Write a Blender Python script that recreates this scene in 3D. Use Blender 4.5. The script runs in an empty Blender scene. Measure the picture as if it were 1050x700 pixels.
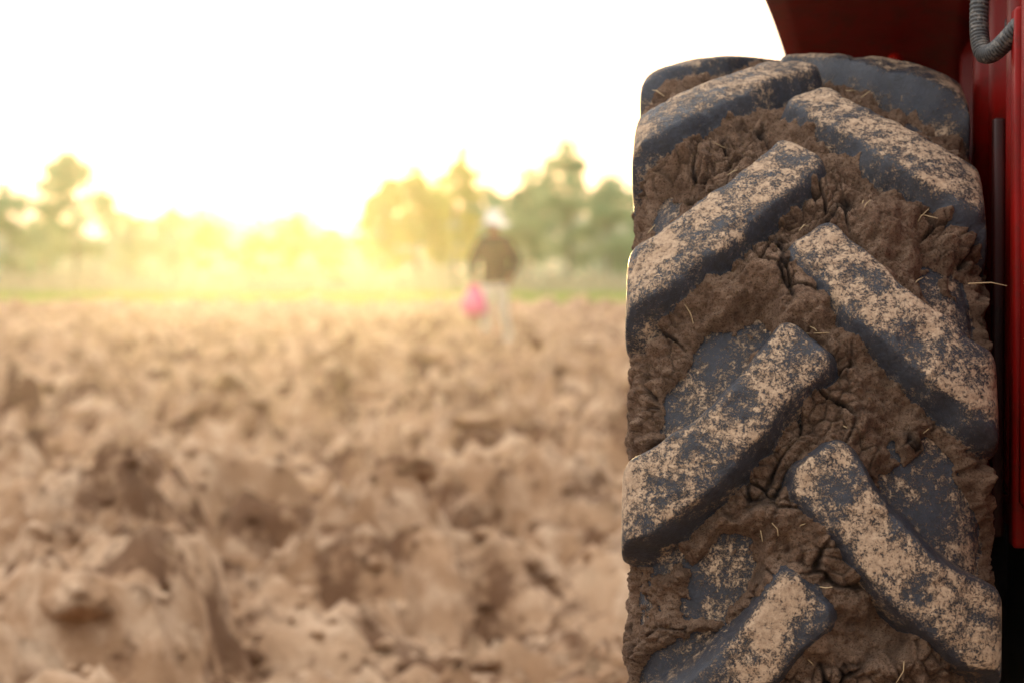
import bpy, math, random
import numpy as np
from mathutils import Vector, Matrix
random.seed(3); RNG=np.random.default_rng(7)
sc=bpy.context.scene
COL=sc.collection
# ------------------------------------------------------------------ noise
def _h(ix,iy,iz,seed):
    with np.errstate(over='ignore'):
        n=(ix.astype(np.int64)*374761393+iy.astype(np.int64)*668265263+iz.astype(np.int64)*2147483647+seed*1274126177)&0xffffffff
        n=((n^(n>>13))*1274126177)&0xffffffff
        n=((n^(n>>16))*2246822519)&0xffffffff
        n=n^(n>>15)
    return (n&0xffffff)/float(0xffffff)
def vnoise(x,y,z,seed=0):
    ix=np.floor(x);iy=np.floor(y);iz=np.floor(z)
    fx=x-ix;fy=y-iy;fz=z-iz
    fx=fx*fx*fx*(fx*(fx*6-15)+10);fy=fy*fy*fy*(fy*(fy*6-15)+10);fz=fz*fz*fz*(fz*(fz*6-15)+10)
    def c(a,b,d): return _h(ix+a,iy+b,iz+d,seed)
    x00=c(0,0,0)*(1-fx)+c(1,0,0)*fx; x10=c(0,1,0)*(1-fx)+c(1,1,0)*fx
    x01=c(0,0,1)*(1-fx)+c(1,0,1)*fx; x11=c(0,1,1)*(1-fx)+c(1,1,1)*fx
    return ((x00*(1-fy)+x10*fy)*(1-fz)+(x01*(1-fy)+x11*fy)*fz)*2-1
def vnoise2(x,y,seed=0):
    ix=np.floor(x);iy=np.floor(y);o=np.zeros_like(ix)
    fx=x-ix;fy=y-iy
    fx=fx*fx*fx*(fx*(fx*6-15)+10);fy=fy*fy*fy*(fy*(fy*6-15)+10)
    def c(a,b): return _h(ix+a,iy+b,o,seed)
    return ((c(0,0)*(1-fx)+c(1,0)*fx)*(1-fy)+(c(0,1)*(1-fx)+c(1,1)*fx)*fy)*2-1
def fbm(x,y,z,sc_,oct=4,seed=0,gain=.5):
    a=1;t=0;s=0
    for i in range(oct):
        s=s+a*vnoise(x*sc_+i*7.3,y*sc_-i*3.1,z*sc_+i*1.7,seed+i);t+=a;a*=gain;sc_*=2.03
    return s/t
def fbm2(x,y,sc_,oct=4,seed=0,gain=.5):
    a=1;t=0;s=0
    for i in range(oct):
        s=s+a*vnoise2(x*sc_+i*7.3,y*sc_-i*3.1,seed+i);t+=a;a*=gain;sc_*=2.03
    return s/t
def worley3(x,y,z,seed=0):
    ix=np.floor(x);iy=np.floor(y);iz=np.floor(z)
    f1=np.full(x.shape,9.);f2=np.full(x.shape,9.)
    for a in(-1,0,1):
        for b in(-1,0,1):
            for c in(-1,0,1):
                cx=ix+a;cy=iy+b;cz=iz+c
                d=np.sqrt((cx+_h(cx,cy,cz,seed)-x)**2+(cy+_h(cx,cy,cz,seed+11)-y)**2+(cz+_h(cx,cy,cz,seed+23)-z)**2)
                f2=np.minimum(f2,np.maximum(f1,d));f1=np.minimum(f1,d)
    return f1,f2
def worley2(x,y,seed=0):
    ix=np.floor(x);iy=np.floor(y);o=np.zeros_like(ix)
    f1=np.full(x.shape,9.);f2=np.full(x.shape,9.);cid=np.zeros(x.shape)
    for a in(-1,0,1):
        for b in(-1,0,1):
            cx=ix+a;cy=iy+b
            d=np.sqrt((cx+_h(cx,cy,o,seed)-x)**2+(cy+_h(cx,cy,o,seed+11)-y)**2)
            f2=np.minimum(f2,np.maximum(f1,d))
            cid=np.where(d<f1,_h(cx,cy,o,seed+37),cid)
            f1=np.minimum(f1,d)
    return f1,f2,cid
def sstep(a,b,x):
    t=np.clip((x-a)/(b-a),0,1);return t*t*(3-2*t)
# ------------------------------------------------------------------ mesh helpers
def mesh_np(name,V,Q,smooth=True):
    me=bpy.data.meshes.new(name)
    V=np.asarray(V,dtype=np.float32);Q=np.asarray(Q,dtype=np.int32);k=Q.shape[1]
    me.vertices.add(len(V));me.vertices.foreach_set('co',V.ravel())
    me.loops.add(Q.size);me.loops.foreach_set('vertex_index',Q.ravel())
    me.polygons.add(len(Q));me.polygons.foreach_set('loop_start',np.arange(0,Q.size,k,dtype=np.int32))
    me.update(calc_edges=True)
    me.polygons.foreach_set('use_smooth',np.full(len(Q),smooth))
    me.update()
    return me
def obj(name,me,parent=None,mat=None):
    o=bpy.data.objects.new(name,me);COL.objects.link(o)
    if parent: o.parent=parent
    if mat and me is not None: me.materials.append(mat)
    return o
def empty(name,loc=(0,0,0),rz=0):
    e=bpy.data.objects.new(name,None);COL.objects.link(e);e.location=loc;e.rotation_euler=(0,0,rz);e.empty_display_size=.2
    return e
def grid_quads(n,m,wrap=False):
    i=np.arange(n if wrap else n-1);j=np.arange(m-1)
    I,J=np.meshgrid(i,j,indexing='ij');I2=(I+1)%n
    return np.stack([I*m+J,I2*m+J,I2*m+J+1,I*m+J+1],-1).reshape(-1,4)
def tube(pts,rad,nseg=10,close=True):
    P=[Vector(p) for p in pts];V=[];Q=[]
    up=Vector((0,0,1));prev=None
    for i,p in enumerate(P):
        t=(P[min(i+1,len(P)-1)]-P[max(i-1,0)]).normalized()
        if prev is None:
            a=t.cross(up)
            if a.length<.05:a=t.cross(Vector((1,0,0)))
            a.normalize()
        else:
            a=(prev-t*prev.dot(t)).normalized()
        prev=a;b=t.cross(a)
        r=rad[i] if hasattr(rad,'__len__') else rad
        for k in range(nseg):
            an=2*math.pi*k/nseg;V.append(tuple(p+a*math.cos(an)*r+b*math.sin(an)*r))
    for i in range(len(P)-1):
        for k in range(nseg):
            k2=(k+1)%nseg;Q.append((i*nseg+k,i*nseg+k2,(i+1)*nseg+k2,(i+1)*nseg+k))
    return V,Q
def join(parts):
    V=[];Q=[];o=0
    for v,q in parts:
        V+=list(v);Q+=[tuple(a+o for a in f) for f in q];o+=len(v)
    return V,Q
def pymesh(name,V,F,smooth=True):
    me=bpy.data.meshes.new(name);me.from_pydata([tuple(v) for v in V],[],F);me.update()
    me.polygons.foreach_set('use_smooth',[smooth]*len(F));return me
def lathe(prof,n=40,axis='z'):
    V=[];Q=[]
    for (r,h) in prof:
        for k in range(n):
            a=2*math.pi*k/n
            V.append((r*math.cos(a),r*math.sin(a),h) if axis=='z' else (h,r*math.cos(a),r*math.sin(a)))
    for i in range(len(prof)-1):
        for k in range(n):
            k2=(k+1)%n;Q.append((i*n+k,i*n+k2,(i+1)*n+k2,(i+1)*n+k))
    return V,Q
def box(name,c,s,parent,mat,bev=.01,seg=3,taper=None):
    V=[(c[0]+a*s[0]/2,c[1]+b*s[1]/2,c[2]+d*s[2]/2) for a in(-1,1) for b in(-1,1) for d in(-1,1)]
    F=[(0,1,3,2),(4,6,7,5),(0,4,5,1),(2,3,7,6),(0,2,6,4),(1,5,7,3)]
    if taper: V=[taper(*v) for v in V]
    me=pymesh(name,V,F);o=obj(name,me,parent,mat)
    b=o.modifiers.new('bevel','BEVEL');b.width=bev;b.segments=seg;b.limit_method='NONE'
    return o
# ------------------------------------------------------------------ materials
def newmat(name):
    m=bpy.data.materials.new(name);m.use_nodes=True;nt=m.node_tree
    return m,nt,nt.nodes['Principled BSDF']
def N(nt,t,**k):
    n=nt.nodes.new(t)
    for a,b in k.items():setattr(n,a,b)
    return n
def noise(nt,vec,scale,detail=4,rough=.55):
    n=N(nt,'ShaderNodeTexNoise');n.inputs['Scale'].default_value=scale;n.inputs['Detail'].default_value=detail;n.inputs['Roughness'].default_value=rough
    nt.links.new(vec,n.inputs['Vector']);return n.outputs['Fac']
def ramp(nt,fac,stops):
    r=N(nt,'ShaderNodeValToRGB');e=r.color_ramp.elements
    while len(e)<len(stops):e.new(.5)
    for el,(p,c) in zip(e,stops):
        el.position=p;el.color=(c,c,c,1) if not hasattr(c,'__len__') else (*c,1)
    nt.links.new(fac,r.inputs['Fac']);return r.outputs['Color']
def mix(nt,f,a,b,mode='MIX'):
    m=N(nt,'ShaderNodeMix',data_type='RGBA',blend_type=mode)
    for s,v in((m.inputs[0],f),(m.inputs[6],a),(m.inputs[7],b)):
        if hasattr(v,'links'):nt.links.new(v,s)
        elif hasattr(v,'__len__'):s.default_value=(*v,1)
        else:s.default_value=v
    return m.outputs[2]
def math_(nt,op,a,b=0,clamp=False):
    m=N(nt,'ShaderNodeMath',operation=op,use_clamp=clamp)
    for s,v in((m.inputs[0],a),(m.inputs[1],b)):
        if hasattr(v,'links'):nt.links.new(v,s)
        else:s.default_value=v
    return m.outputs[0]
def bump(nt,h,dist,strength,bs,prev=None):
    b=N(nt,'ShaderNodeBump');b.inputs['Distance'].default_value=dist;b.inputs['Strength'].default_value=strength
    nt.links.new(h,b.inputs['Height'])
    if prev is not None:nt.links.new(prev,b.inputs['Normal'])
    nt.links.new(b.outputs[0],bs.inputs['Normal']);return b.outputs[0]
def objco(nt): return N(nt,'ShaderNodeTexCoord').outputs['Object']
def attr(nt,n): return N(nt,'ShaderNodeAttribute',attribute_name=n).outputs['Fac']
def simple(name,c1,c2=None,rough=.6,scale=8,metal=0,bmp=0,coat=0):
    m,nt,bs=newmat(name);co=objco(nt)
    n=noise(nt,co,scale,5,.65)
    c2=c2 or tuple(x*.65 for x in c1)
    nt.links.new(ramp(nt,n,[(.35,c2),(.65,c1)]),bs.inputs['Base Color'])
    bs.inputs['Roughness'].default_value=rough;bs.inputs['Metallic'].default_value=metal
    bs.inputs['Coat Weight'].default_value=coat
    if bmp:bump(nt,noise(nt,co,scale*8,3),bmp,.6,bs)
    return m
def tire_material():
    m,nt,bs=newmat('muddy_rubber');co=objco(nt)
    am=attr(nt,'mud');al=attr(nt,'top');ae=attr(nt,'crev');ed=attr(nt,'edge')
    sp=noise(nt,co,480,4,.8);bl=noise(nt,co,26,3,.65);bl2=noise(nt,co,150,4,.8)
    rub=ramp(nt,bl2,[(.35,(.009,.013,.022)),(.7,(.032,.044,.070))])
    s=math_(nt,'ADD',math_(nt,'MULTIPLY',sp,1.25),math_(nt,'MULTIPLY',bl,1.15))
    s=math_(nt,'ADD',s,math_(nt,'MULTIPLY',bl2,.95))
    s=math_(nt,'ADD',s,math_(nt,'MULTIPLY',al,.14))
    s=math_(nt,'SUBTRACT',s,math_(nt,'MULTIPLY',ed,.22))
    dust=ramp(nt,math_(nt,'MULTIPLY',s,.4),[(.668,0),(.742,1)])
    dcol=ramp(nt,bl2,[(.3,(.28,.18,.115)),(.7,(.56,.40,.27))])
    film=mix(nt,math_(nt,'MULTIPLY',bl,.16),rub,(.30,.23,.18))
    rc=mix(nt,dust,film,dcol)
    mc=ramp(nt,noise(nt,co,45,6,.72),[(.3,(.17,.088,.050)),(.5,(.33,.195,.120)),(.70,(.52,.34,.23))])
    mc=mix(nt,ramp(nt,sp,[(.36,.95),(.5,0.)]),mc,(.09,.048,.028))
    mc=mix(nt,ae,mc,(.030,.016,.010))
    mm=math_(nt,'ADD',am,math_(nt,'MULTIPLY',math_(nt,'SUBTRACT',bl2,.5),1.3))
    mm=ramp(nt,mm,[(.42,0),(.58,1)])
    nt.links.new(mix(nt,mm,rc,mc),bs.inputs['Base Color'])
    r=N(nt,'ShaderNodeMapRange');nt.links.new(math_(nt,'MAXIMUM',mm,dust),r.inputs[0]);r.inputs[3].default_value=.36;r.inputs[4].default_value=.95
    nt.links.new(r.outputs[0],bs.inputs['Roughness'])
    bs.inputs['Specular IOR Level'].default_value=.4
    h1=math_(nt,'MULTIPLY',dust,.12)
    h=math_(nt,'MULTIPLY',noise(nt,co,300,6,.8),math_(nt,'ADD',mm,.16))
    bump(nt,math_(nt,'ADD',h,h1),.010,1.0,bs)
    return m
M_tire=tire_material()
def red_material():
    m,nt,bs=newmat('red_paint');co=objco(nt)
    c=ramp(nt,noise(nt,co,5,4,.6),[(.35,(.14,.0024,.0015)),(.65,(.27,.005,.0028))])
    d=ramp(nt,noise(nt,co,30,6,.75),[(.48,0),(.72,.7)])
    nt.links.new(mix(nt,d,c,(.06,.014,.008)),bs.inputs['Base Color'])
    bs.inputs['Roughness'].default_value=.42;bs.inputs['Specular IOR Level'].default_value=.15
    bump(nt,noise(nt,co,90,3),.0006,.5,bs);return m
M_red=red_material()
M_dred=simple('shaded_red_paint',(.07,.004,.003),(.03,.003,.002),.5,14)  # darker copy of the red paint, with shade put into its colour
M_dark=simple('greasy_black_iron',(.022,.022,.026),(.01,.01,.012),.5,14,0,.002)
M_rim=simple('dusty_steel_rim',(.45,.42,.36),(.28,.22,.17),.5,12,.3,.001)
def hose_material():
    m,nt,bs=newmat('hose_plastic');co=objco(nt)
    r=attr(nt,'rib');d=noise(nt,co,110,4,.7)
    c=mix(nt,r,(.008,.008,.009),(.06,.058,.058))
    c=mix(nt,ramp(nt,d,[(.50,0),(.60,.7)]),c,(.17,.15,.13))
    nt.links.new(c,bs.inputs['Base Color']);bs.inputs['Roughness'].default_value=.55;return m
M_hose=hose_material()
M_straw=simple('dry_straw',(.50,.36,.20),(.34,.23,.12),.8,30)
M_seat=simple('black_vinyl',(.03,.03,.03),None,.45,20)
M_lens=simple('red_lens',(.7,.02,.01),(.6,.02,.01),.15,20)
# ------------------------------------------------------------------ TIRE
TC=Vector((.312,2.65,.55));YAW=math.radians(-5.3)
def build_tire_mesh():
    prof=np.array([(0,.508),(.04,.5075),(.08,.505),(.11,.501),(.132,.494),(.147,.481),(.155,.46),(.160,.42),(.162,.385),(.157,.35),(.143,.322),(.13,.306),(.118,.300)])
    d=np.r_[0,np.cumsum(np.hypot(*np.diff(prof,axis=0).T))]
    ss=np.r_[np.linspace(0,.20,180,endpoint=False),np.linspace(.20,d[-1],34)]
    fs=np.linspace(-d[-1],d[-1],1200)
    fu=np.sign(fs)*np.interp(abs(fs),d,prof[:,0]);fr=np.interp(abs(fs),d,prof[:,1])
    k=np.exp(-np.linspace(-2,2,41)**2);k/=k.sum()
    fu2=np.convolve(np.pad(fu,20,mode='reflect',reflect_type='odd'),k,'valid');fr2=np.convolve(np.pad(fr,20,mode='reflect',reflect_type='odd'),k,'valid')
    S=np.r_[-ss[:0:-1],ss]
    U=np.interp(S,fs,fu2);Rr=np.interp(S,fs,fr2)
    dU=np.gradient(U,S);dR=np.gradient(Rr,S);L=np.hypot(dU,dR)
    nU=-dR/L;nR=dU/L
    th=np.r_[np.linspace(-16,100,1060,endpoint=False),np.linspace(100,344,740,endpoint=False)]
    T=np.radians(th);TT,SS=np.meshgrid(T,S,indexing='ij')
    UU=np.broadcast_to(U,TT.shape);RR=np.broadcast_to(Rr,TT.shape)
    X=UU;Y=-RR*np.cos(TT);Z=RR*np.sin(TT)
    H=.044;lug=np.zeros_like(TT);edge=np.zeros_like(TT);topm=np.zeros_like(TT)
    wob=.003*fbm(X,Y,Z,28,3,5)
    for side,ph in((1,16.3),(-1,4.4)):
        for k in range(15):
            a0=math.radians(ph+24*k)
            da=(TT-a0+math.pi)%(2*math.pi)-math.pi
            A=da*.53;s=SS*side
            m=(abs(A)<.32)&(s>-.06)&(s<.23)
            a=A[m];q=s[m]
            x0,y0=-.000,-.002;x1,y1=.186,-.186
            dx,dy=x1-x0,y1-y0;Ln=math.hypot(dx,dy);dx/=Ln;dy/=Ln
            al=(q-x0)*dx+(a-y0)*dy;pe=-(q-x0)*dy+(a-y0)*dx
            pe=pe+.013*np.sin(np.clip(al/Ln,0,1)*math.pi)
            t=np.clip(al/Ln,0,1)
            hw=.0275+.0075*t+.006*np.exp(-((al-.01)/.03)**2)
            ex=abs(pe)-hw;ey=np.maximum(-al-.004,al-Ln)
            rd=.019
            dd=np.hypot(np.maximum(ex+rd,0),np.maximum(ey+rd,0))+np.minimum(np.maximum(ex+rd,ey+rd),0)-rd
            dd=dd+wob[m]+.0028*vnoise(q*30+k*3.1,a*30,q*0+side*5+k,9)
            sl=np.where(pe<0,.012,.009)
            h=1-sstep(-.006,sl,dd)
            h=h**.75
            tp=H*(1+.08*t)-.004*sstep(-.02,.002,dd)**2
            lug[m]=np.maximum(lug[m],h*tp)
            edge[m]=np.maximum(edge[m],np.exp(-((dd+.001)/.005)**2))
            topm[m]=np.maximum(topm[m],sstep(.004,-.006,dd))
    lugn=np.clip(lug/H,0,1)
    lug=lug+lugn*(.0018*fbm(X,Y,Z,70,4,31)-.007*np.clip(fbm(X,Y,Z,34,3,61)-.15,0,1))
    # mud
    wx=X+.014*fbm(X,Y,Z,22,2,71);wy=Y+.014*fbm(X,Y,Z,22,2,73);wz=Z+.014*fbm(X,Y,Z,22,2,75)
    f1,f2=worley3(wx*22,wy*22,wz*22,3)
    crack=1-sstep(0,.09,f2-f1)
    g1,g2=worley3(wx*75,wy*75,wz*75,8)
    crack2=1-sstep(0,.16,g2-g1)
    low=fbm(X,Y,Z,9,3,101);mid=fbm(X,Y,Z,30,4,111);hi=fbm(X,Y,Z,120,4,121,.7)
    ctr=np.exp(-(SS/.095)**2)
    mud=H*(.26+.34*ctr+.60*low+.50*mid)+.007*hi+.005*(1-g1)
    deg=np.degrees(TT)
    wn=.6*fbm(X,Y,Z,26,4,171)
    for (pd,ps,rd_,amt) in((11,.115,.060,.038),(26,-.085,.048,.030),(5.,-.078,.036,.028),(36,.13,.038,.024),(-6,-.12,.04,.028),(50,-.12,.03,.02)):
        g=np.exp(-((((deg-pd)*.0093+(SS-ps)*.75*np.sign(ps))/rd_)**2+((SS-ps)/rd_)**2)**1.5)
        mud=mud-amt*sstep(.15,.75,g+wn)*sstep(.02,.3,g)
    crm=sstep(.004,.016,mud)*sstep(-.35,.1,fbm(X,Y,Z,14,2,131))
    mud=mud-crm*(crack*.010+crack2*.0035)
    c1,c2=worley3(X*45+5,Y*45,Z*45,19)
    mud=mud+.011*sstep(.45,.10,c1)*sstep(-.1,.2,fbm(X,Y,Z,20,2,141))
    mud=np.minimum(mud,H*(.86+.20*mid))
    fade=sstep(.245,.20,abs(SS));mud=mud*fade-.004*(1-fade)
    sdm=fbm(X,Y,Z,16,4,151)
    sidm=.004*np.clip(sdm+.25,0,1)*(1-fade)
    Hh=np.maximum(np.maximum(lug,mud),sidm)
    mk=sstep(-.0015,.0025,mud-np.maximum(lug,.0006))
    mk=np.maximum(mk,(1-fade)*sstep(-.3,.1,sdm)*.9)
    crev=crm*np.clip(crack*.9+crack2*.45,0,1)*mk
    u_=UU+nU*Hh;r_=RR+nR*Hh
    lim=.154;rg_=.0145;au=abs(u_)
    au=np.where(au>lim,lim+rg_*np.tanh((au-lim)/rg_),au)
    au=au+mk*sstep(.14,.16,au)*.006*np.clip(fbm(X,Y,Z,45,3,191)+.1,0,1)
    u_=np.sign(u_)*au
    P=np.stack([u_,-r_*np.cos(TT),r_*np.sin(TT)],-1).reshape(-1,3)
    me=mesh_np('tire',P,grid_quads(len(T),len(S),True)[:,::-1])
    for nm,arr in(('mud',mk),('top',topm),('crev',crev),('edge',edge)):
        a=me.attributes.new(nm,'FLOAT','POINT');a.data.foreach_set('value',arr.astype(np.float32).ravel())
    me.materials.append(M_tire)
    return me,(th,S,P.reshape(len(T),len(S),3),mk)
TIRE,TD=build_tire_mesh()
def rim_mesh():
    pr=[(.302,.122),(.318,.126),(.318,.118),(.300,.112),(.285,.10),(.27,.06),(.262,.02),(.262,-.04),(.285,-.10),(.300,-.112),(.318,-.118),(.318,-.126),(.302,-.122),
        (.29,-.11),(.255,-.04),(.25,-.02),(.2,-.015),(.12,.0),(.10,-.03),(.07,-.035),(.001,-.035)]
    parts=[lathe([(r,-h) for r,h in pr],64,'x')]
    for k in range(8):
        a=k*math.pi/4
        v,q=lathe([(.001,0.035),(.014,.035),(.014,.0)],6,'x')
        parts.append(([(x+.002,y+.15*math.cos(a),z+.15*math.sin(a)) for x,y,z in v],q))
    V,Q=join(parts);return pymesh('rim',V,Q)
RIM=rim_mesh();RIM.materials.append(M_rim)
tire=obj('tractor_tire',TIRE);tire.location=TC;tire.rotation_euler=(0,0,YAW)
rim=obj('rim',RIM,tire)
th,S,PP,mk=TD
parts=[]
rr=random.Random(12);cnt=0
while cnt<40:
    i=rr.randrange(40,900);j=rr.randrange(len(S)//2-140,len(S)//2+140)
    if mk[i,j]<.6: continue
    p=Vector(PP[i,j]);n=Vector((0,p.y,p.z)).normalized()
    d=Vector((rr.gauss(0,1),rr.gauss(0,1),rr.gauss(0,1)));d=(d-n*d.dot(n)*.75).normalized()
    L=rr.uniform(.006,.026);c=Vector((rr.gauss(0,1),rr.gauss(0,1),rr.gauss(0,1)))*.10*L
    parts.append(tube([p-d*L*.5+n*.0012,p+n*.003+c,p+d*L*.5+n*.002],[.0004,.0006,.0003],5));cnt+=1
p=Vector((.163,-.545*math.cos(math.radians(34)),.545*math.sin(math.radians(34))))
parts.append(tube([p-Vector((.02,0,0)),p+Vector((.0,-.003,.001)),p+Vector((.014,-.004,-.002))],[.0006,.0005,.0003],5))
V,Q=join(parts);obj('straw',pymesh('straw',V,Q),tire,M_straw)
# ------------------------------------------------------------------ TRACTOR
tr=empty('tractor',TC,YAW)
def rf(ph):
    return .665+.13*math.exp(-((ph-45)/28)**2)
def fender(name,sgn,cx):
    parts=[]
    phs=np.linspace(-6,178,80)
    V=[];F=[]
    for ph in phs:
        a=math.radians(ph);r=rf(ph)
        k=min(1,max(0,(ph-62)/22));k=k*k*(3-2*k);k2=min(1,max(0,(176-ph)/75));k2=k2**.6
        w=.012+.244*k*k2
        for t in np.linspace(0,1,10):
            x=.215-w*t;rr_=r-.012*(t**4)-(.02*(1-t)**8)
            V.append((cx+sgn*x,-rr_*math.cos(a),rr_*math.sin(a)))
    for i in range(79):
        for j in range(9):
            a=i*10+j;F.append((a,a+1,a+11,a+10))
    parts.append((V,F))
    me=pymesh(name,*join(parts));o=obj(name,me,tr,M_red)
    s=o.modifiers.new('s','SOLIDIFY');s.thickness=.005
    V=[];F=[];n=110;mm=60
    zlo=.055
    ys=np.linspace(-.69,.66,n)
    zz_=np.linspace(zlo,.9,400)
    for y in ys:
        zz=zlo
        for z in zz_:
            if math.hypot(y,z)<rf(math.degrees(math.atan2(z,-y)))-.004:zz=z
        lo=zlo;hi=max(zz,zlo+.004)
        for t in np.linspace(0,1,mm):
            z=lo+(hi-lo)*t
            rib=0
            for yr,wd in((-.42,.020),(-.30,.035),(-.13,.02),(.03,.035),(.20,.02),(.36,.035)):
                rib+=math.exp(-((y-yr)/wd)**4)*.022*min(1,max(0,(hi-z-.03)/.03))*min(1,max(0,(z-lo-.02)/.03))
            V.append((cx+sgn*(.215-rib),y,z))
    for i in range(n-1):
        for j in range(mm-1):
            a=i*mm+j;F.append((a,a+1,a+mm+1,a+mm))
    o2=obj(name+'_side',pymesh(name+'_side',V,F),tr,M_red)
    s=o2.modifiers.new('s','SOLIDIFY');s.thickness=.004
fender('fender',1,0)
TRK=1.30
fender('opposite_fender',-1,TRK)
parts=[]
for (y,z) in((-.36,.3),(-.36,.5),(-.22,.56),(-.05,.6),(.1,.58),(-.36,.12),(-.2,.1)):
    v,q=lathe([(.001,-.012),(.008,-.012),(.009,0.),(.012,.002)],6,'x')
    parts.append(([(a+.212,b+y,c+z) for a,b,c in v],q))
V,Q=join(parts);obj('fender_bolts',pymesh('bolts',V,Q),tr,M_dark)
v,q=lathe([(.001,-.010),(.007,-.008),(.009,0)],20,'x')
a=math.radians(118)
obj('reflector',pymesh('reflector',[(y_+.125,-.650*math.cos(a)+x_,.650*math.sin(a)+z_) for x_,y_,z_ in v],q),tr,M_lens)
box('fender_strut',(.196,-.385,.31),(.014,.035,.50),tr,M_red,.004)
box('fender_shadow_strip',(.196,-.20,.26),(.012,.02,.42),tr,M_dred,.003)  # thin strip whose dark red imitates a shadow line on the fender
v,q=lathe([(.001,-.02),(.06,-.02),(.11,.0),(.115,.05),(.085,.10),(.075,.35),(.12,.45),(.13,.60)],36,'x')
obj('axle_housing',pymesh('axle',[(a+.10,b,c) for a,b,c in v],q),tr,M_dark)
v2=[(TRK-a-.10,b,c) for a,b,c in v]
obj('opposite_axle_housing',pymesh('axle2',v2,[f[::-1] for f in q]),tr,M_dark)
cx=TRK/2
box('gearbox',(cx,.25,.02),(.36,1.1,.42),tr,M_dark,.05)
box('axle_bracket',(.30,-.02,-.02),(.12,.24,.26),tr,M_dark,.03)
box('lower_guard',(.235,.10,-.08),(.03,.90,.30),tr,M_dark,.01)
box('footplate',(cx,.55,.10),(.84,.55,.03),tr,M_dark,.008)
box('engine',(cx,1.25,.10),(.36,.95,.42),tr,M_dark,.04)
def tp(x,y,z): return (cx+(x-cx)*(.86 if z>.6 else 1),y,z-(.08 if (y>1.4 and z>.6) else 0))
box('hood',(cx,1.32,.50),(.48,1.12,.46),tr,M_red,.06,5,tp)
box('grille',(cx,1.893,.44),(.36,.02,.28),tr,M_dark,.008)
box('dashboard',(cx,.72,.55),(.36,.14,.5),tr,M_dark,.04)
box('seat_base',(cx,.05,.38),(.44,.42,.12),tr,M_seat,.05,5)
box('seat_back',(cx,-.20,.60),(.44,.12,.38),tr,M_seat,.05,5)
box('seat_platform',(cx,.1,.26),(.84,.55,.05),tr,M_red,.015)
ring=[(cx+.19*math.cos(t),.50+.14*math.sin(t),.86+.10*math.sin(t)) for t in np.linspace(0,2*math.pi,33)]
V,Q=join([tube(ring,.012,8),tube([(cx,.50,.86),(cx,.66,.62)],.02,8),tube([(cx-.19,.5,.86),(cx+.19,.5,.86)],.009,6),tube([(cx,.36,.76),(cx,.5,.86)],.009,6)])
obj('steering_wheel',pymesh('steer',V,Q),tr,M_seat)
V,Q=join([tube([(cx+.16,1.3,.70),(cx+.16,1.3,1.15),(cx+.16,1.26,1.22)],.028,12)])
obj('exhaust_pipe',pymesh('exhaust',V,Q),tr,M_dark)
V,Q=join([tube([(cx-.2,-.15,-.12),(cx-.28,-.75,-.22)],.022,8),tube([(cx+.2,-.15,-.12),(cx+.28,-.75,-.22)],.022,8),tube([(cx,-.2,.15),(cx,-.7,.1)],.02,8)])
obj('hitch_arms',pymesh('hitch',V,Q),tr,M_dark)
w=obj('opposite_tire',TIRE,tr);w.location=(TRK,0,0);w.rotation_euler=(math.radians(100),0,0)
r2=obj('opposite_rim',RIM,w);r2.rotation_euler=(0,0,math.pi)
for nm,x in(('front_tire',.14),('front_tire_far',TRK-.14)):
    w=obj(nm,TIRE,tr);w.scale=(.68,.68,.68);w.location=(x,1.72,-.55+.55*.68);w.rotation_euler=(math.radians(70),0,0)
    obj(nm+'_rim',RIM,w)
V,Q=join([tube([(.14,1.72,-.17),(TRK-.14,1.72,-.17)],.05,12)])
obj('front_axle',pymesh('faxle',V,Q),tr,M_dark)
def bez(p0,p1,p2,p3,n):
    return [tuple((1-t)**3*a+3*(1-t)**2*t*b+3*(1-t)*t*t*c+t**3*d for a,b,c,d in zip(p0,p1,p2,p3)) for t in np.linspace(0,1,n)]
K=[(.172,-.31,.70),(.170,-.31,.60),(.158,-.325,.550),(.166,-.345,.522),(.182,-.35,.514),(.198,-.39,.556),(.245,-.45,.60)]
pa=bez(K[0],K[1],K[2],K[3],160)
pb=bez(K[3],tuple(2*np.array(K[3])-np.array(K[2])+np.array((.004,0,.018))),K[5],K[6],160)
pts=pa+pb[1:]
rib=[.5+.5*math.sin(i*1.3) for i in range(len(pts))]
V,Q=tube(pts,[.0082+.0012*r for r in rib],16);hm=pymesh('hose',V,Q);a=hm.attributes.new('rib','FLOAT','POINT')
a.data.foreach_set('value',np.repeat(np.array(rib,dtype=np.float32),16))
obj('hose',hm,tr,M_hose)
# ------------------------------------------------------------------ GROUND
def gheight(x,y):
    far=sstep(76,84,y+3*fbm2(x,y,.08,2,231))
    far=np.maximum(far,sstep(90,120,abs(x)));far=np.maximum(far,sstep(-40,-70,y))
    wx=x+.22*fbm2(x,y,2.6,4,201);wy=y+.22*fbm2(x,y,2.6,4,203)
    f1,f2,c=worley2(wx*1.35,wy*1.5,5);a=sstep(0,.32,f2-f1)*(.05+.95*c**1.3)*np.clip(1.15-f1,0,1)
    f1,f2,c=worley2(wx*3.8+3,wy*4.4,7);b=sstep(0,.35,f2-f1)*(c**1.5)*np.clip(1.2-f1,0,1)
    f1,f2,c=worley2(wx*10+9,wy*10,9);d=sstep(0,.5,f2-f1)*c
    h=.34*a+.19*b+.07*d+.24*fbm2(x,y,.8,4,211)+.07*fbm2(x,y,7,3,221,.65)
    h=h-.17
    h=h*(1-far)+far*(.05*fbm2(x,y,.2,3,241))
    lx=(x-TC.x)-(y-TC.y)*math.tan(-YAW)
    rut=np.exp(-(lx/.26)**4)+np.exp(-((lx-TRK)/.26)**4)
    rut=rut*sstep(5.5,4.4,y)
    cl=np.exp(-((x*x+y*y)/1.0))
    h=h*(1-.85*np.clip(rut,0,1))*(1-.7*cl)
    return h,far
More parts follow.
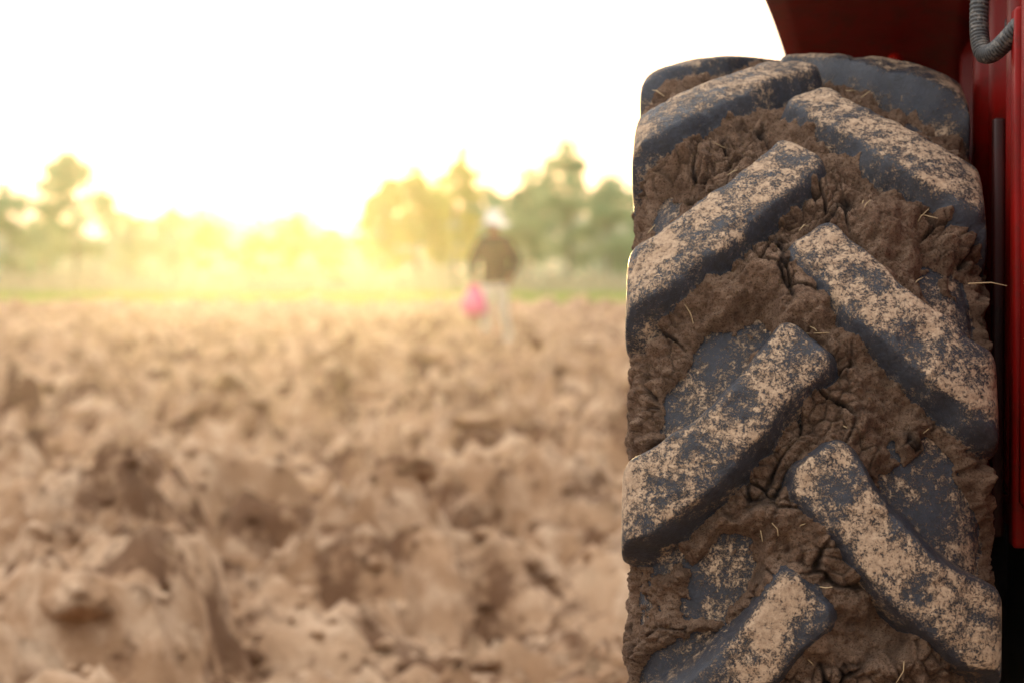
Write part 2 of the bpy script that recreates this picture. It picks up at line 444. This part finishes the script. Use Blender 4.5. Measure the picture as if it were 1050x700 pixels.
def axis(a,lo,hi,n,c):
    t=np.linspace(np.arcsinh((lo-c)/a),np.arcsinh((hi-c)/a),n);return c+a*np.sinh(t)
gx=axis(2.4,-1600,1600,1100,-.6);gy=axis(3.2,-1200,1800,1350,5.5)
GX,GY=np.meshgrid(gx,gy,indexing='ij')
GZ,far=gheight(GX,GY)
me=mesh_np('ground',np.stack([GX,GY,GZ],-1).reshape(-1,3),grid_quads(len(gx),len(gy)))
a=me.attributes.new('grass','FLOAT','POINT');a.data.foreach_set('value',far.astype(np.float32).ravel())
def soil(name,grass):
    m,nt,bs=newmat(name);co=N(nt,'ShaderNodeNewGeometry').outputs['Position']
    c=ramp(nt,noise(nt,co,1.1,5,.65),[(.3,(.25,.132,.068)),(.5,(.41,.245,.140)),(.7,(.55,.36,.225))])
    c=mix(nt,ramp(nt,noise(nt,co,6,4,.7),[(.47,0),(.62,.75)]),c,(.66,.46,.31))
    c=mix(nt,ramp(nt,noise(nt,co,2.6,5,.72),[(.50,0),(.58,.85)]),c,(.13,.060,.030))
    if grass:
        g=ramp(nt,noise(nt,co,.25,4,.6),[(.35,(.14,.21,.035)),(.65,(.30,.33,.07))])
        c=mix(nt,attr(nt,'grass'),c,g)
    nt.links.new(c,bs.inputs['Base Color']);bs.inputs['Roughness'].default_value=.9
    bs.inputs['Specular IOR Level'].default_value=.15
    bump(nt,noise(nt,co,24,6,.72),.035,.8,bs);return m
obj('ground',me,None,soil('ploughed_soil',True))
import bmesh
def ico(sub):
    b=bmesh.new();bmesh.ops.create_icosphere(b,subdivisions=sub,radius=1);v=np.array([x.co[:] for x in b.verts]);f=np.array([[q.index for q in p.verts] for p in b.faces]);b.free();return v,f
def clods(n,sub,smin,smax,rg,ymax,pw):
    v,f=ico(sub);y=2.5+(ymax-2.5)*rg.random(n)**pw;x=rg.uniform(-1,1,n)*(2.2+y*.30)
    keep=~((np.abs(x-.35)<.45)&(y<4.6));keep&=~((np.abs(x-1.7)<.5)&(y<4.6));x=x[keep];y=y[keep];n=len(x)
    s=smin*(smax/smin)**(rg.random(n)**2.0)
    nn=rg.normal(size=(n,9,3));nn/=np.linalg.norm(nn,axis=2)[...,None];dk=rg.uniform(.35,.95,(n,9))
    dots=np.einsum('nkc,vc->nkv',nn,v);r=np.min(np.where(dots>.05,dk[:,:,None]/np.maximum(dots,.05),1.2),axis=1)
    r=np.minimum(r,1.2)
    P=v[None]*r[...,None]
    P=P*(1+.35*fbm(P[...,0]+np.arange(n)[:,None]*3.7,P[...,1],P[...,2],2.4,3,401,.6)[...,None])
    sc3=np.stack([rg.uniform(.8,1.6,n),rg.uniform(.6,1.2,n),rg.uniform(.4,.8,n)],-1)
    P=P*sc3[:,None,:]*s[:,None,None]
    an=rg.random(n)*6.28;ca,sa=np.cos(an)[:,None],np.sin(an)[:,None]
    P=np.stack([P[...,0]*ca-P[...,1]*sa+x[:,None],P[...,0]*sa+P[...,1]*ca+y[:,None],P[...,2]+(gheight(x,y)[0]+s*.12)[:,None]],-1)
    F=(f[None]+np.arange(n)[:,None,None]*len(v)).reshape(-1,3)
    return P.reshape(-1,3),F
rg=np.random.default_rng(78)
A=clods(1100,3,.04,.14,rg,26,1.2);B_=clods(14000,1,.012,.05,rg,20,1.5)
me=mesh_np('soil_clods',np.concatenate([A[0],B_[0]]),np.concatenate([A[1],B_[1]+len(A[0])]))
obj('soil_clods',me,None,soil('clod_soil',False))
# ------------------------------------------------------------------ VEGETATION
def leafmat(name,c1,c2,tr_=.45):
    m,nt,bs=newmat(name);co=objco(nt)
    c=ramp(nt,noise(nt,co,.9,3,.6),[(.35,c1),(.65,c2)])
    nt.links.new(c,bs.inputs['Base Color']);bs.inputs['Roughness'].default_value=.6
    t=N(nt,'ShaderNodeBsdfTranslucent');nt.links.new(c,t.inputs['Color'])
    ms=N(nt,'ShaderNodeMixShader');ms.inputs[0].default_value=tr_
    out=nt.nodes['Material Output']
    nt.links.new(bs.outputs[0],ms.inputs[1]);nt.links.new(t.outputs[0],ms.inputs[2]);nt.links.new(ms.outputs[0],out.inputs['Surface'])
    return m
M_leafA=leafmat('leaves_hazed_green',(.23,.36,.20),(.37,.50,.27),.5)  # green lightened so that haze bleaching is part of the leaf colour
M_leafB=leafmat('leaves_yellow_green',(.34,.38,.08),(.60,.56,.12),.6)
M_leafC=leafmat('leaves_hazed_pale',(.38,.45,.34),(.52,.55,.42),.5)  # distance haze over the far trees is painted in as pale leaf colour
M_grass=leafmat('dry_grass',(.26,.34,.08),(.48,.50,.15))
M_brush=leafmat('dry_brush',(.36,.31,.21),(.52,.45,.30))
M_bark=simple('bark',(.28,.24,.19),(.18,.15,.11),.9,6)
def leaves(centers,sizes,rng,flat=.0):
    n=len(centers)
    a=rng.normal(size=(n,3));a/=np.linalg.norm(a,axis=1)[:,None]
    b=rng.normal(size=(n,3));b-=a*(a*b).sum(1)[:,None];b/=np.linalg.norm(b,axis=1)[:,None]
    s=sizes[:,None]
    V=np.stack([centers-a*s,centers-b*s*.45,centers+a*s,centers+b*s*.45],1).reshape(-1,3)
    Q=np.arange(n*4).reshape(n,4);return V,Q
def tree(x,y,h,w,matl,seed,dens=1.,base=.3,name='tree'):
    rg=np.random.default_rng(seed);r=random.Random(seed)
    root=empty(name,(x,y,0))
    parts=[];tips=[]
    lean=(r.uniform(-.06,.06)*h,r.uniform(-.05,.05)*h)
    tp_=[(lean[0]*t*t+.04*h*.3*math.sin(t*5+seed),lean[1]*t*t,h*.86*t-.15) for t in np.linspace(0,1,9)]
    parts.append(tube(tp_,[.018*h*(1-.85*t)+.01 for t in np.linspace(0,1,9)],8))
    nb=int(12+r.random()*4)
    for i in range(nb):
        t=base+(.97-base)*(i+.5*r.random())/nb
        k=t*8;i0=int(k);p=Vector(tp_[i0]).lerp(Vector(tp_[min(8,i0+1)]),k-i0)
        an=i*2.4+r.uniform(-.5,.5)
        env=math.sin(math.pi*min(1,max(.12,(t-base+.12)/(1.08-base))))**.6
        L=w*.5*env*r.uniform(.55,1.05)
        e=p+Vector((math.cos(an)*L,math.sin(an)*L,L*r.uniform(.15,.8)))
        mdl=p.lerp(e,.5)+Vector((0,0,-.06*L))
        parts.append(tube([p,mdl,e],[.008*h*(1-.5*t),.005*h*(1-.5*t),.002*h],6))
        tips+= [(e,1.),(mdl.lerp(e,.5),.9)]
        for j in range(2):
            e2=mdl+Vector((r.uniform(-1,1),r.uniform(-1,1),r.uniform(0,1)))*L*.55
            parts.append(tube([mdl,e2],[.004*h,.002*h],5));tips.append((e2,.8))
    tips.append((Vector(tp_[-1])+Vector((0,0,.08*h)),.9));tips.append((Vector(tp_[-1])+Vector((0,0,.02*h)),.9))
    V,Q=join(parts);obj('trunk',pymesh('trunk',V,Q),root,M_bark)
    C=[]
    for (e,k) in tips:
        if r.random()<.08:continue
        rad=w*.21*k*r.uniform(.7,1.3);n=int(105*dens*k)
        q=rg.normal(size=(n,3));q/=np.linalg.norm(q,axis=1)[:,None];q*=(rg.random((n,1))**.7)*rad
        q[:,2]*=.65;C.append(q+np.array(e))
    C=np.concatenate(C);V,Q=leaves(C,rg.uniform(.08,.17,len(C))*(h/7)**.5,rg)
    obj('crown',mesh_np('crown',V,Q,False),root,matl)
TR=[(78,136,88,110,'A',1.),(10,182,66,106,'A',.9),(-70,170,80,112,'A',1),(-150,160,90,110,'A',1),(45,210,64,122,'A',.7),(130,210,66,128,'A',.6),(178,201,74,130,'A',.6),(218,218,56,122,'B',.5),
    (262,232,50,122,'B',.6),(302,214,60,128,'B',.6),(340,228,46,120,'B',.6),(388,176,66,104,'B',1.2),(428,160,86,106,'B',1.3),(466,142,66,116,'B',.8),(505,182,78,118,'A',1),
    (542,168,74,114,'A',1.1),(584,134,84,110,'A',1.1),(622,172,80,108,'A',1.2),(662,178,70,114,'A',1),(715,165,86,112,'A',1),(790,150,90,110,'A',1),(880,170,90,114,'A',1),(960,150,90,108,'A',1),(1060,165,90,112,'A',1)]
for i,(px,ty,wp,d,mt,de) in enumerate(TR):
    s=2480/d
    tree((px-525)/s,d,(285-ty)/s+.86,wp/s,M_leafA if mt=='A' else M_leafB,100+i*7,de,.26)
rg=np.random.default_rng(55)
n=60000
x=rg.uniform(-80,80,n);y=rg.uniform(140,170,n)
top=4.2+1.8*fbm2(x,y*0,.11,4,301)+1.6*fbm2(x,y*.1,.6,3,303)
z=np.abs(rg.random(n))**.8*np.clip(top,.8,9)
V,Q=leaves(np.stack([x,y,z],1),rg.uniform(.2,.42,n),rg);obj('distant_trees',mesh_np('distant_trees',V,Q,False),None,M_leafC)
n=36000
x=rg.uniform(-60,60,n);y=rg.uniform(94,112,n)
top=1.0+.8*fbm2(x,y*.5,.25,3,311)+.8*fbm2(x,y,1.1,2,313)
z=rg.random(n)*np.clip(top,.1,3)
V,Q=leaves(np.stack([x,y,z],1),rg.uniform(.08,.2,n),rg);obj('bushes',mesh_np('bushes',V,Q,False),None,M_brush)
n=60000
x=rg.uniform(-50,50,n);y=79+21*rg.random(n)
h=rg.uniform(.15,.45,n)*(1+.5*fbm2(x,y,.4,2,321));dx=rg.normal(0,.08,n);an=rg.random(n)*math.pi;w_=.03
ca=np.cos(an)*w_;sa=np.sin(an)*w_
V=np.stack([np.stack([x-ca,y-sa,0*x-.03],1),np.stack([x+ca,y+sa,0*x-.03],1),np.stack([x+dx,y+dx,h],1)],1).reshape(-1,3)
obj('grass',mesh_np('grass',V,np.arange(3*n).reshape(n,3),False),None,M_grass)
# ------------------------------------------------------------------ PERSON
M_skin=simple('skin',(.32,.18,.11),(.27,.15,.09),.6,10)
M_shirt=simple('dark_shirt',(.018,.009,.006),(.010,.005,.004),.95,6)
M_trs=simple('pale_trousers',(.66,.64,.55),(.54,.52,.44),.85,6)
M_hat=simple('white_hat',(.80,.78,.70),(.70,.68,.6),.85,10)
M_pink=simple('pink_bag',(.78,.15,.34),(.66,.10,.26),.5,8)
M_boot=simple('rubber_boot',(.5,.5,.45),(.3,.27,.22),.5,10)
PY=33.5;PX=-17/2480*PY
gz=float(gheight(np.array([PX]),np.array([PY]))[0][0])
farmer=empty('farmer',(PX,PY,gz-.01),math.radians(-28))
farmer.scale=(1.04,1.04,1.04)
def skin(name,verts,edges,root,lv=2):
    me=bpy.data.meshes.new(name);me.from_pydata([v[0] for v in verts],edges,[])
    o=obj(name,me,farmer);m=o.modifiers.new('skin','SKIN');m.use_smooth_shade=True
    for i,v in enumerate(verts):
        r=v[1];me.skin_vertices[0].data[i].radius=(r if hasattr(r,'__len__') else (r,r))
        me.skin_vertices[0].data[i].use_root=(i==root)
    s=o.modifiers.new('sub','SUBSURF');s.levels=lv;s.render_levels=lv
    return o
B=[((0,.02,.93),(.18,.13)),((0,0,1.10),(.20,.15)),((0,-.02,1.30),(.23,.16)),((0,-.03,1.43),(.13,.10)),((0,-.04,1.50),.052),((0,-.055,1.58),(.075,.085)),((0,-.06,1.68),(.075,.09)),
   ((-.18,-.03,1.40),.09),((-.31,-.04,1.16),.082),((-.23,-.20,.95),.045),((-.19,-.24,.89),(.042,.022)),
   ((.18,-.03,1.40),.09),((.30,.05,1.14),.082),((.26,-.05,.92),.045),((.25,-.07,.85),(.042,.022)),
   ((-.09,.01,.87),.105),((-.10,-.13,.50),.078),((-.10,-.06,.12),.056),((-.10,-.19,.045),.045),
   ((.09,.02,.87),.105),((.09,.02,.48),.078),((.10,.20,.14),.056),((.10,.12,.04),.045)]
E=[(0,1),(1,2),(2,3),(3,4),(4,5),(5,6),(3,7),(7,8),(8,9),(9,10),(3,11),(11,12),(12,13),(13,14),(0,15),(15,16),(16,17),(17,18),(0,19),(19,20),(20,21),(21,22)]
body=skin('body',B,E,0)
bpy.context.view_layer.update()
dg=bpy.context.evaluated_depsgraph_get()
bm_=bpy.data.meshes.new_from_object(body.evaluated_get(dg));body.modifiers.clear();body.data=bm_
bm_.materials.clear()
for m_ in(M_skin,M_shirt,M_trs,M_boot):bm_.materials.append(m_)
for p in bm_.polygons:
    c=p.center
    arm=abs(c.x)>.2 and c.z<1.32
    if c.z>1.47:k=0
    elif abs(c.x)>.2 and c.z<.95 and c.z>.78:k=0
    elif c.z>.84 or (arm and c.z>.95):k=1
    elif c.z>.13:k=2
    else:k=3
    p.material_index=k;p.use_smooth=True
for sx,wr in((-1,(-.19,-.245,.885)),(1,(.25,-.075,.845))):
    for f in range(4):
        off=(f-1.5)*.019;L=(.07,.08,.075,.058)[f]
        b0=Vector(wr)+Vector((off*.25,off,0))
        curl=.8 if sx<0 else .35
        skin('finger',[(tuple(b0),.009),(tuple(b0+Vector((0,0,-L*.45))),.0085),(tuple(b0+Vector((-sx*L*.35*curl,0,-L*.75))),.008),(tuple(b0+Vector((-sx*L*.7*curl,0,-L*.85))),.007)],[(0,1),(1,2),(2,3)],0,1).data.materials.append(M_skin)
    b0=Vector(wr)+Vector((0,-.03,.02))
    skin('thumb',[(tuple(b0),.011),(tuple(b0+Vector((-sx*.01,-.025,-.025))),.010),(tuple(b0+Vector((-sx*.02,-.03,-.055))),.008)],[(0,1),(1,2)],0,1).data.materials.append(M_skin)
def ell(c,r,n=14):
    pr=[(max(.0001,math.sin(t)),math.cos(t)) for t in np.linspace(0,math.pi,n)]
    v,q=lathe(pr,n);return [(a*r[0]+c[0],b*r[1]+c[1],d*r[2]+c[2]) for a,b,d in v],q
V,Q=join([ell((0,-.155,1.60),(.014,.02,.024)),ell((-.082,-.05,1.61),(.012,.022,.034)),ell((.082,-.05,1.61),(.012,.022,.034)),ell((0,-.135,1.57),(.03,.012,.008))])
obj('nose_ears_mouth',pymesh('face',V,Q),farmer,M_skin)
V,Q=join([ell((-.03,-.138,1.635),(.012,.008,.007)),ell((.03,-.138,1.635),(.012,.008,.007))]);obj('eyes',pymesh('eyes',V,Q),farmer,M_seat)
V,Q=join([ell((0,-.035,1.66),(.098,.10,.085))]);obj('hair',pymesh('hair',V,Q),farmer,M_seat)
hp=[(.235,-.055),(.233,-.05),(.15,-.01),(.120,.01),(.115,.03),(.110,.09),(.097,.13),(.06,.15),(.001,.155)]
v,q=lathe(hp,40);v=[(a*.98,b*1.02-.05,z+1.675+.018*math.sin(3*math.atan2(b,a))*math.hypot(a,b)/.2) for a,b,z in v]
o=obj('hat',pymesh('hat',v,q),farmer,M_hat);s=o.modifiers.new('s','SOLIDIFY');s.thickness=.006
bp=[(.001,-.40),(.09,-.405),(.155,-.37),(.172,-.28),(.16,-.17),(.11,-.08),(.075,-.03),(.09,.0)]
v,q=lathe(bp,32);v=[(a*(1+.06*math.sin(5*math.atan2(b,a)+z*20))-.175,b*.75*(1+.05*math.sin(7*math.atan2(b,a)))-.265,z+.82) for a,b,z in v]
hh=tube([(-.25,-.265,.81),(-.21,-.26,.86),(-.16,-.26,.86),(-.12,-.265,.81)],.008,8)
V,Q=join([(v,q),hh]);obj('pink_bag',pymesh('pink_bag',V,Q),farmer,M_pink)
# ------------------------------------------------------------------ HAZE
F=[(0,1,3,2),(4,6,7,5),(0,4,5,1),(2,3,7,6),(0,2,6,4),(1,5,7,3)]
def air(name,xr,yr,zr,dens,g):
    V=[(a,b,c) for a in xr for b in yr for c in zr]
    m=bpy.data.materials.new(name);m.use_nodes=True;nt=m.node_tree;nt.nodes.remove(nt.nodes['Principled BSDF'])
    vs=N(nt,'ShaderNodeVolumeScatter');vs.inputs['Density'].default_value=dens;vs.inputs['Anisotropy'].default_value=g;vs.inputs['Color'].default_value=(1,.98,.95,1)
    nt.links.new(vs.outputs[0],nt.nodes['Material Output'].inputs['Volume'])
    obj(name,pymesh(name,V,F,False),None,m)
air('haze',(-260,260),(-40,330),(-2,26),.00024,.9)
air('field_glow_haze',(-120,120),(6,78),(-1,1.35),.00036,.88)  # low scatter volume added to lay a golden glow over the field
# ------------------------------------------------------------------ LIGHT
AZ=math.radians(-5.2);EL=math.radians(2.6)
sd=Vector((math.sin(AZ)*math.cos(EL),math.cos(AZ)*math.cos(EL),math.sin(EL)))
w=bpy.data.worlds.new('World');sc.world=w;w.use_nodes=True;nt=w.node_tree
bg=nt.nodes['Background'];sky=N(nt,'ShaderNodeTexSky',sky_type='NISHITA');sky.sun_disc=False;sky.sun_elevation=EL;sky.sun_rotation=AZ
sky.dust_density=3;nt.links.new(sky.outputs[0],bg.inputs[0]);bg.inputs[1].default_value=.08
tcn=N(nt,'ShaderNodeTexCoord').outputs['Generated']
nrm=N(nt,'ShaderNodeVectorMath',operation='NORMALIZE');nt.links.new(tcn,nrm.inputs[0])
sx_=N(nt,'ShaderNodeSeparateXYZ');nt.links.new(nrm.outputs[0],sx_.inputs[0])
dt=N(nt,'ShaderNodeVectorMath',operation='DOT_PRODUCT');nt.links.new(nrm.outputs[0],dt.inputs[0]);dt.inputs[1].default_value=sd
cosg=math_(nt,'MINIMUM',dt.outputs['Value'],1.0);omc=math_(nt,'SUBTRACT',1.0,cosg)
def gauss(sig_deg,amp):
    k=1-math.cos(math.radians(sig_deg))
    return math_(nt,'MULTIPLY',math_(nt,'EXPONENT',math_(nt,'MULTIPLY',omc,-1/k)),amp)
up=math_(nt,'MAXIMUM',sx_.outputs['Z'],0.0)
lf=math_(nt,'MULTIPLY',math_(nt,'SUBTRACT',0.0,sx_.outputs['X']),.50)
base=math_(nt,'ADD',math_(nt,'ADD',.76,lf),math_(nt,'MULTIPLY',up,1.50))
base=math_(nt,'ADD',base,gauss(50,.50))
bg2=N(nt,'ShaderNodeBackground');bg2.inputs[0].default_value=(1.0,.985,.965,1);nt.links.new(base,bg2.inputs[1])
bg3=N(nt,'ShaderNodeBackground');bg3.inputs[0].default_value=(1.0,.66,.22,1);nt.links.new(math_(nt,'ADD',gauss(3.2,3.5),gauss(8,.5)),bg3.inputs[1])
ad=N(nt,'ShaderNodeAddShader');nt.links.new(bg.outputs[0],ad.inputs[0]);nt.links.new(bg2.outputs[0],ad.inputs[1])
ad2=N(nt,'ShaderNodeAddShader');nt.links.new(ad.outputs[0],ad2.inputs[0]);nt.links.new(bg3.outputs[0],ad2.inputs[1]);nt.links.new(ad2.outputs[0],nt.nodes['World Output'].inputs[0])
l=bpy.data.lights.new('sun','SUN');l.energy=3.7;l.angle=math.radians(1.0);l.color=(1,.68,.26)
lo=bpy.data.objects.new('sun',l);COL.objects.link(lo)
lo.rotation_euler=sd.to_track_quat('Z','Y').to_euler();lo.location=(0,0,12)
# ------------------------------------------------------------------ CAMERA
c=bpy.data.cameras.new('camera');co_=bpy.data.objects.new('camera',c);COL.objects.link(co_)
c.lens=85;c.sensor_width=36;c.clip_start=.05;c.clip_end=5000
co_.location=(0,0,.86);co_.rotation_euler=(math.radians(90)-math.atan(65/2480),0,0)
c.dof.use_dof=True;c.dof.focus_distance=2.16;c.dof.aperture_fstop=6.6
sc.camera=co_
sc.view_settings.view_transform='Standard';sc.view_settings.look='None';sc.view_settings.exposure=0
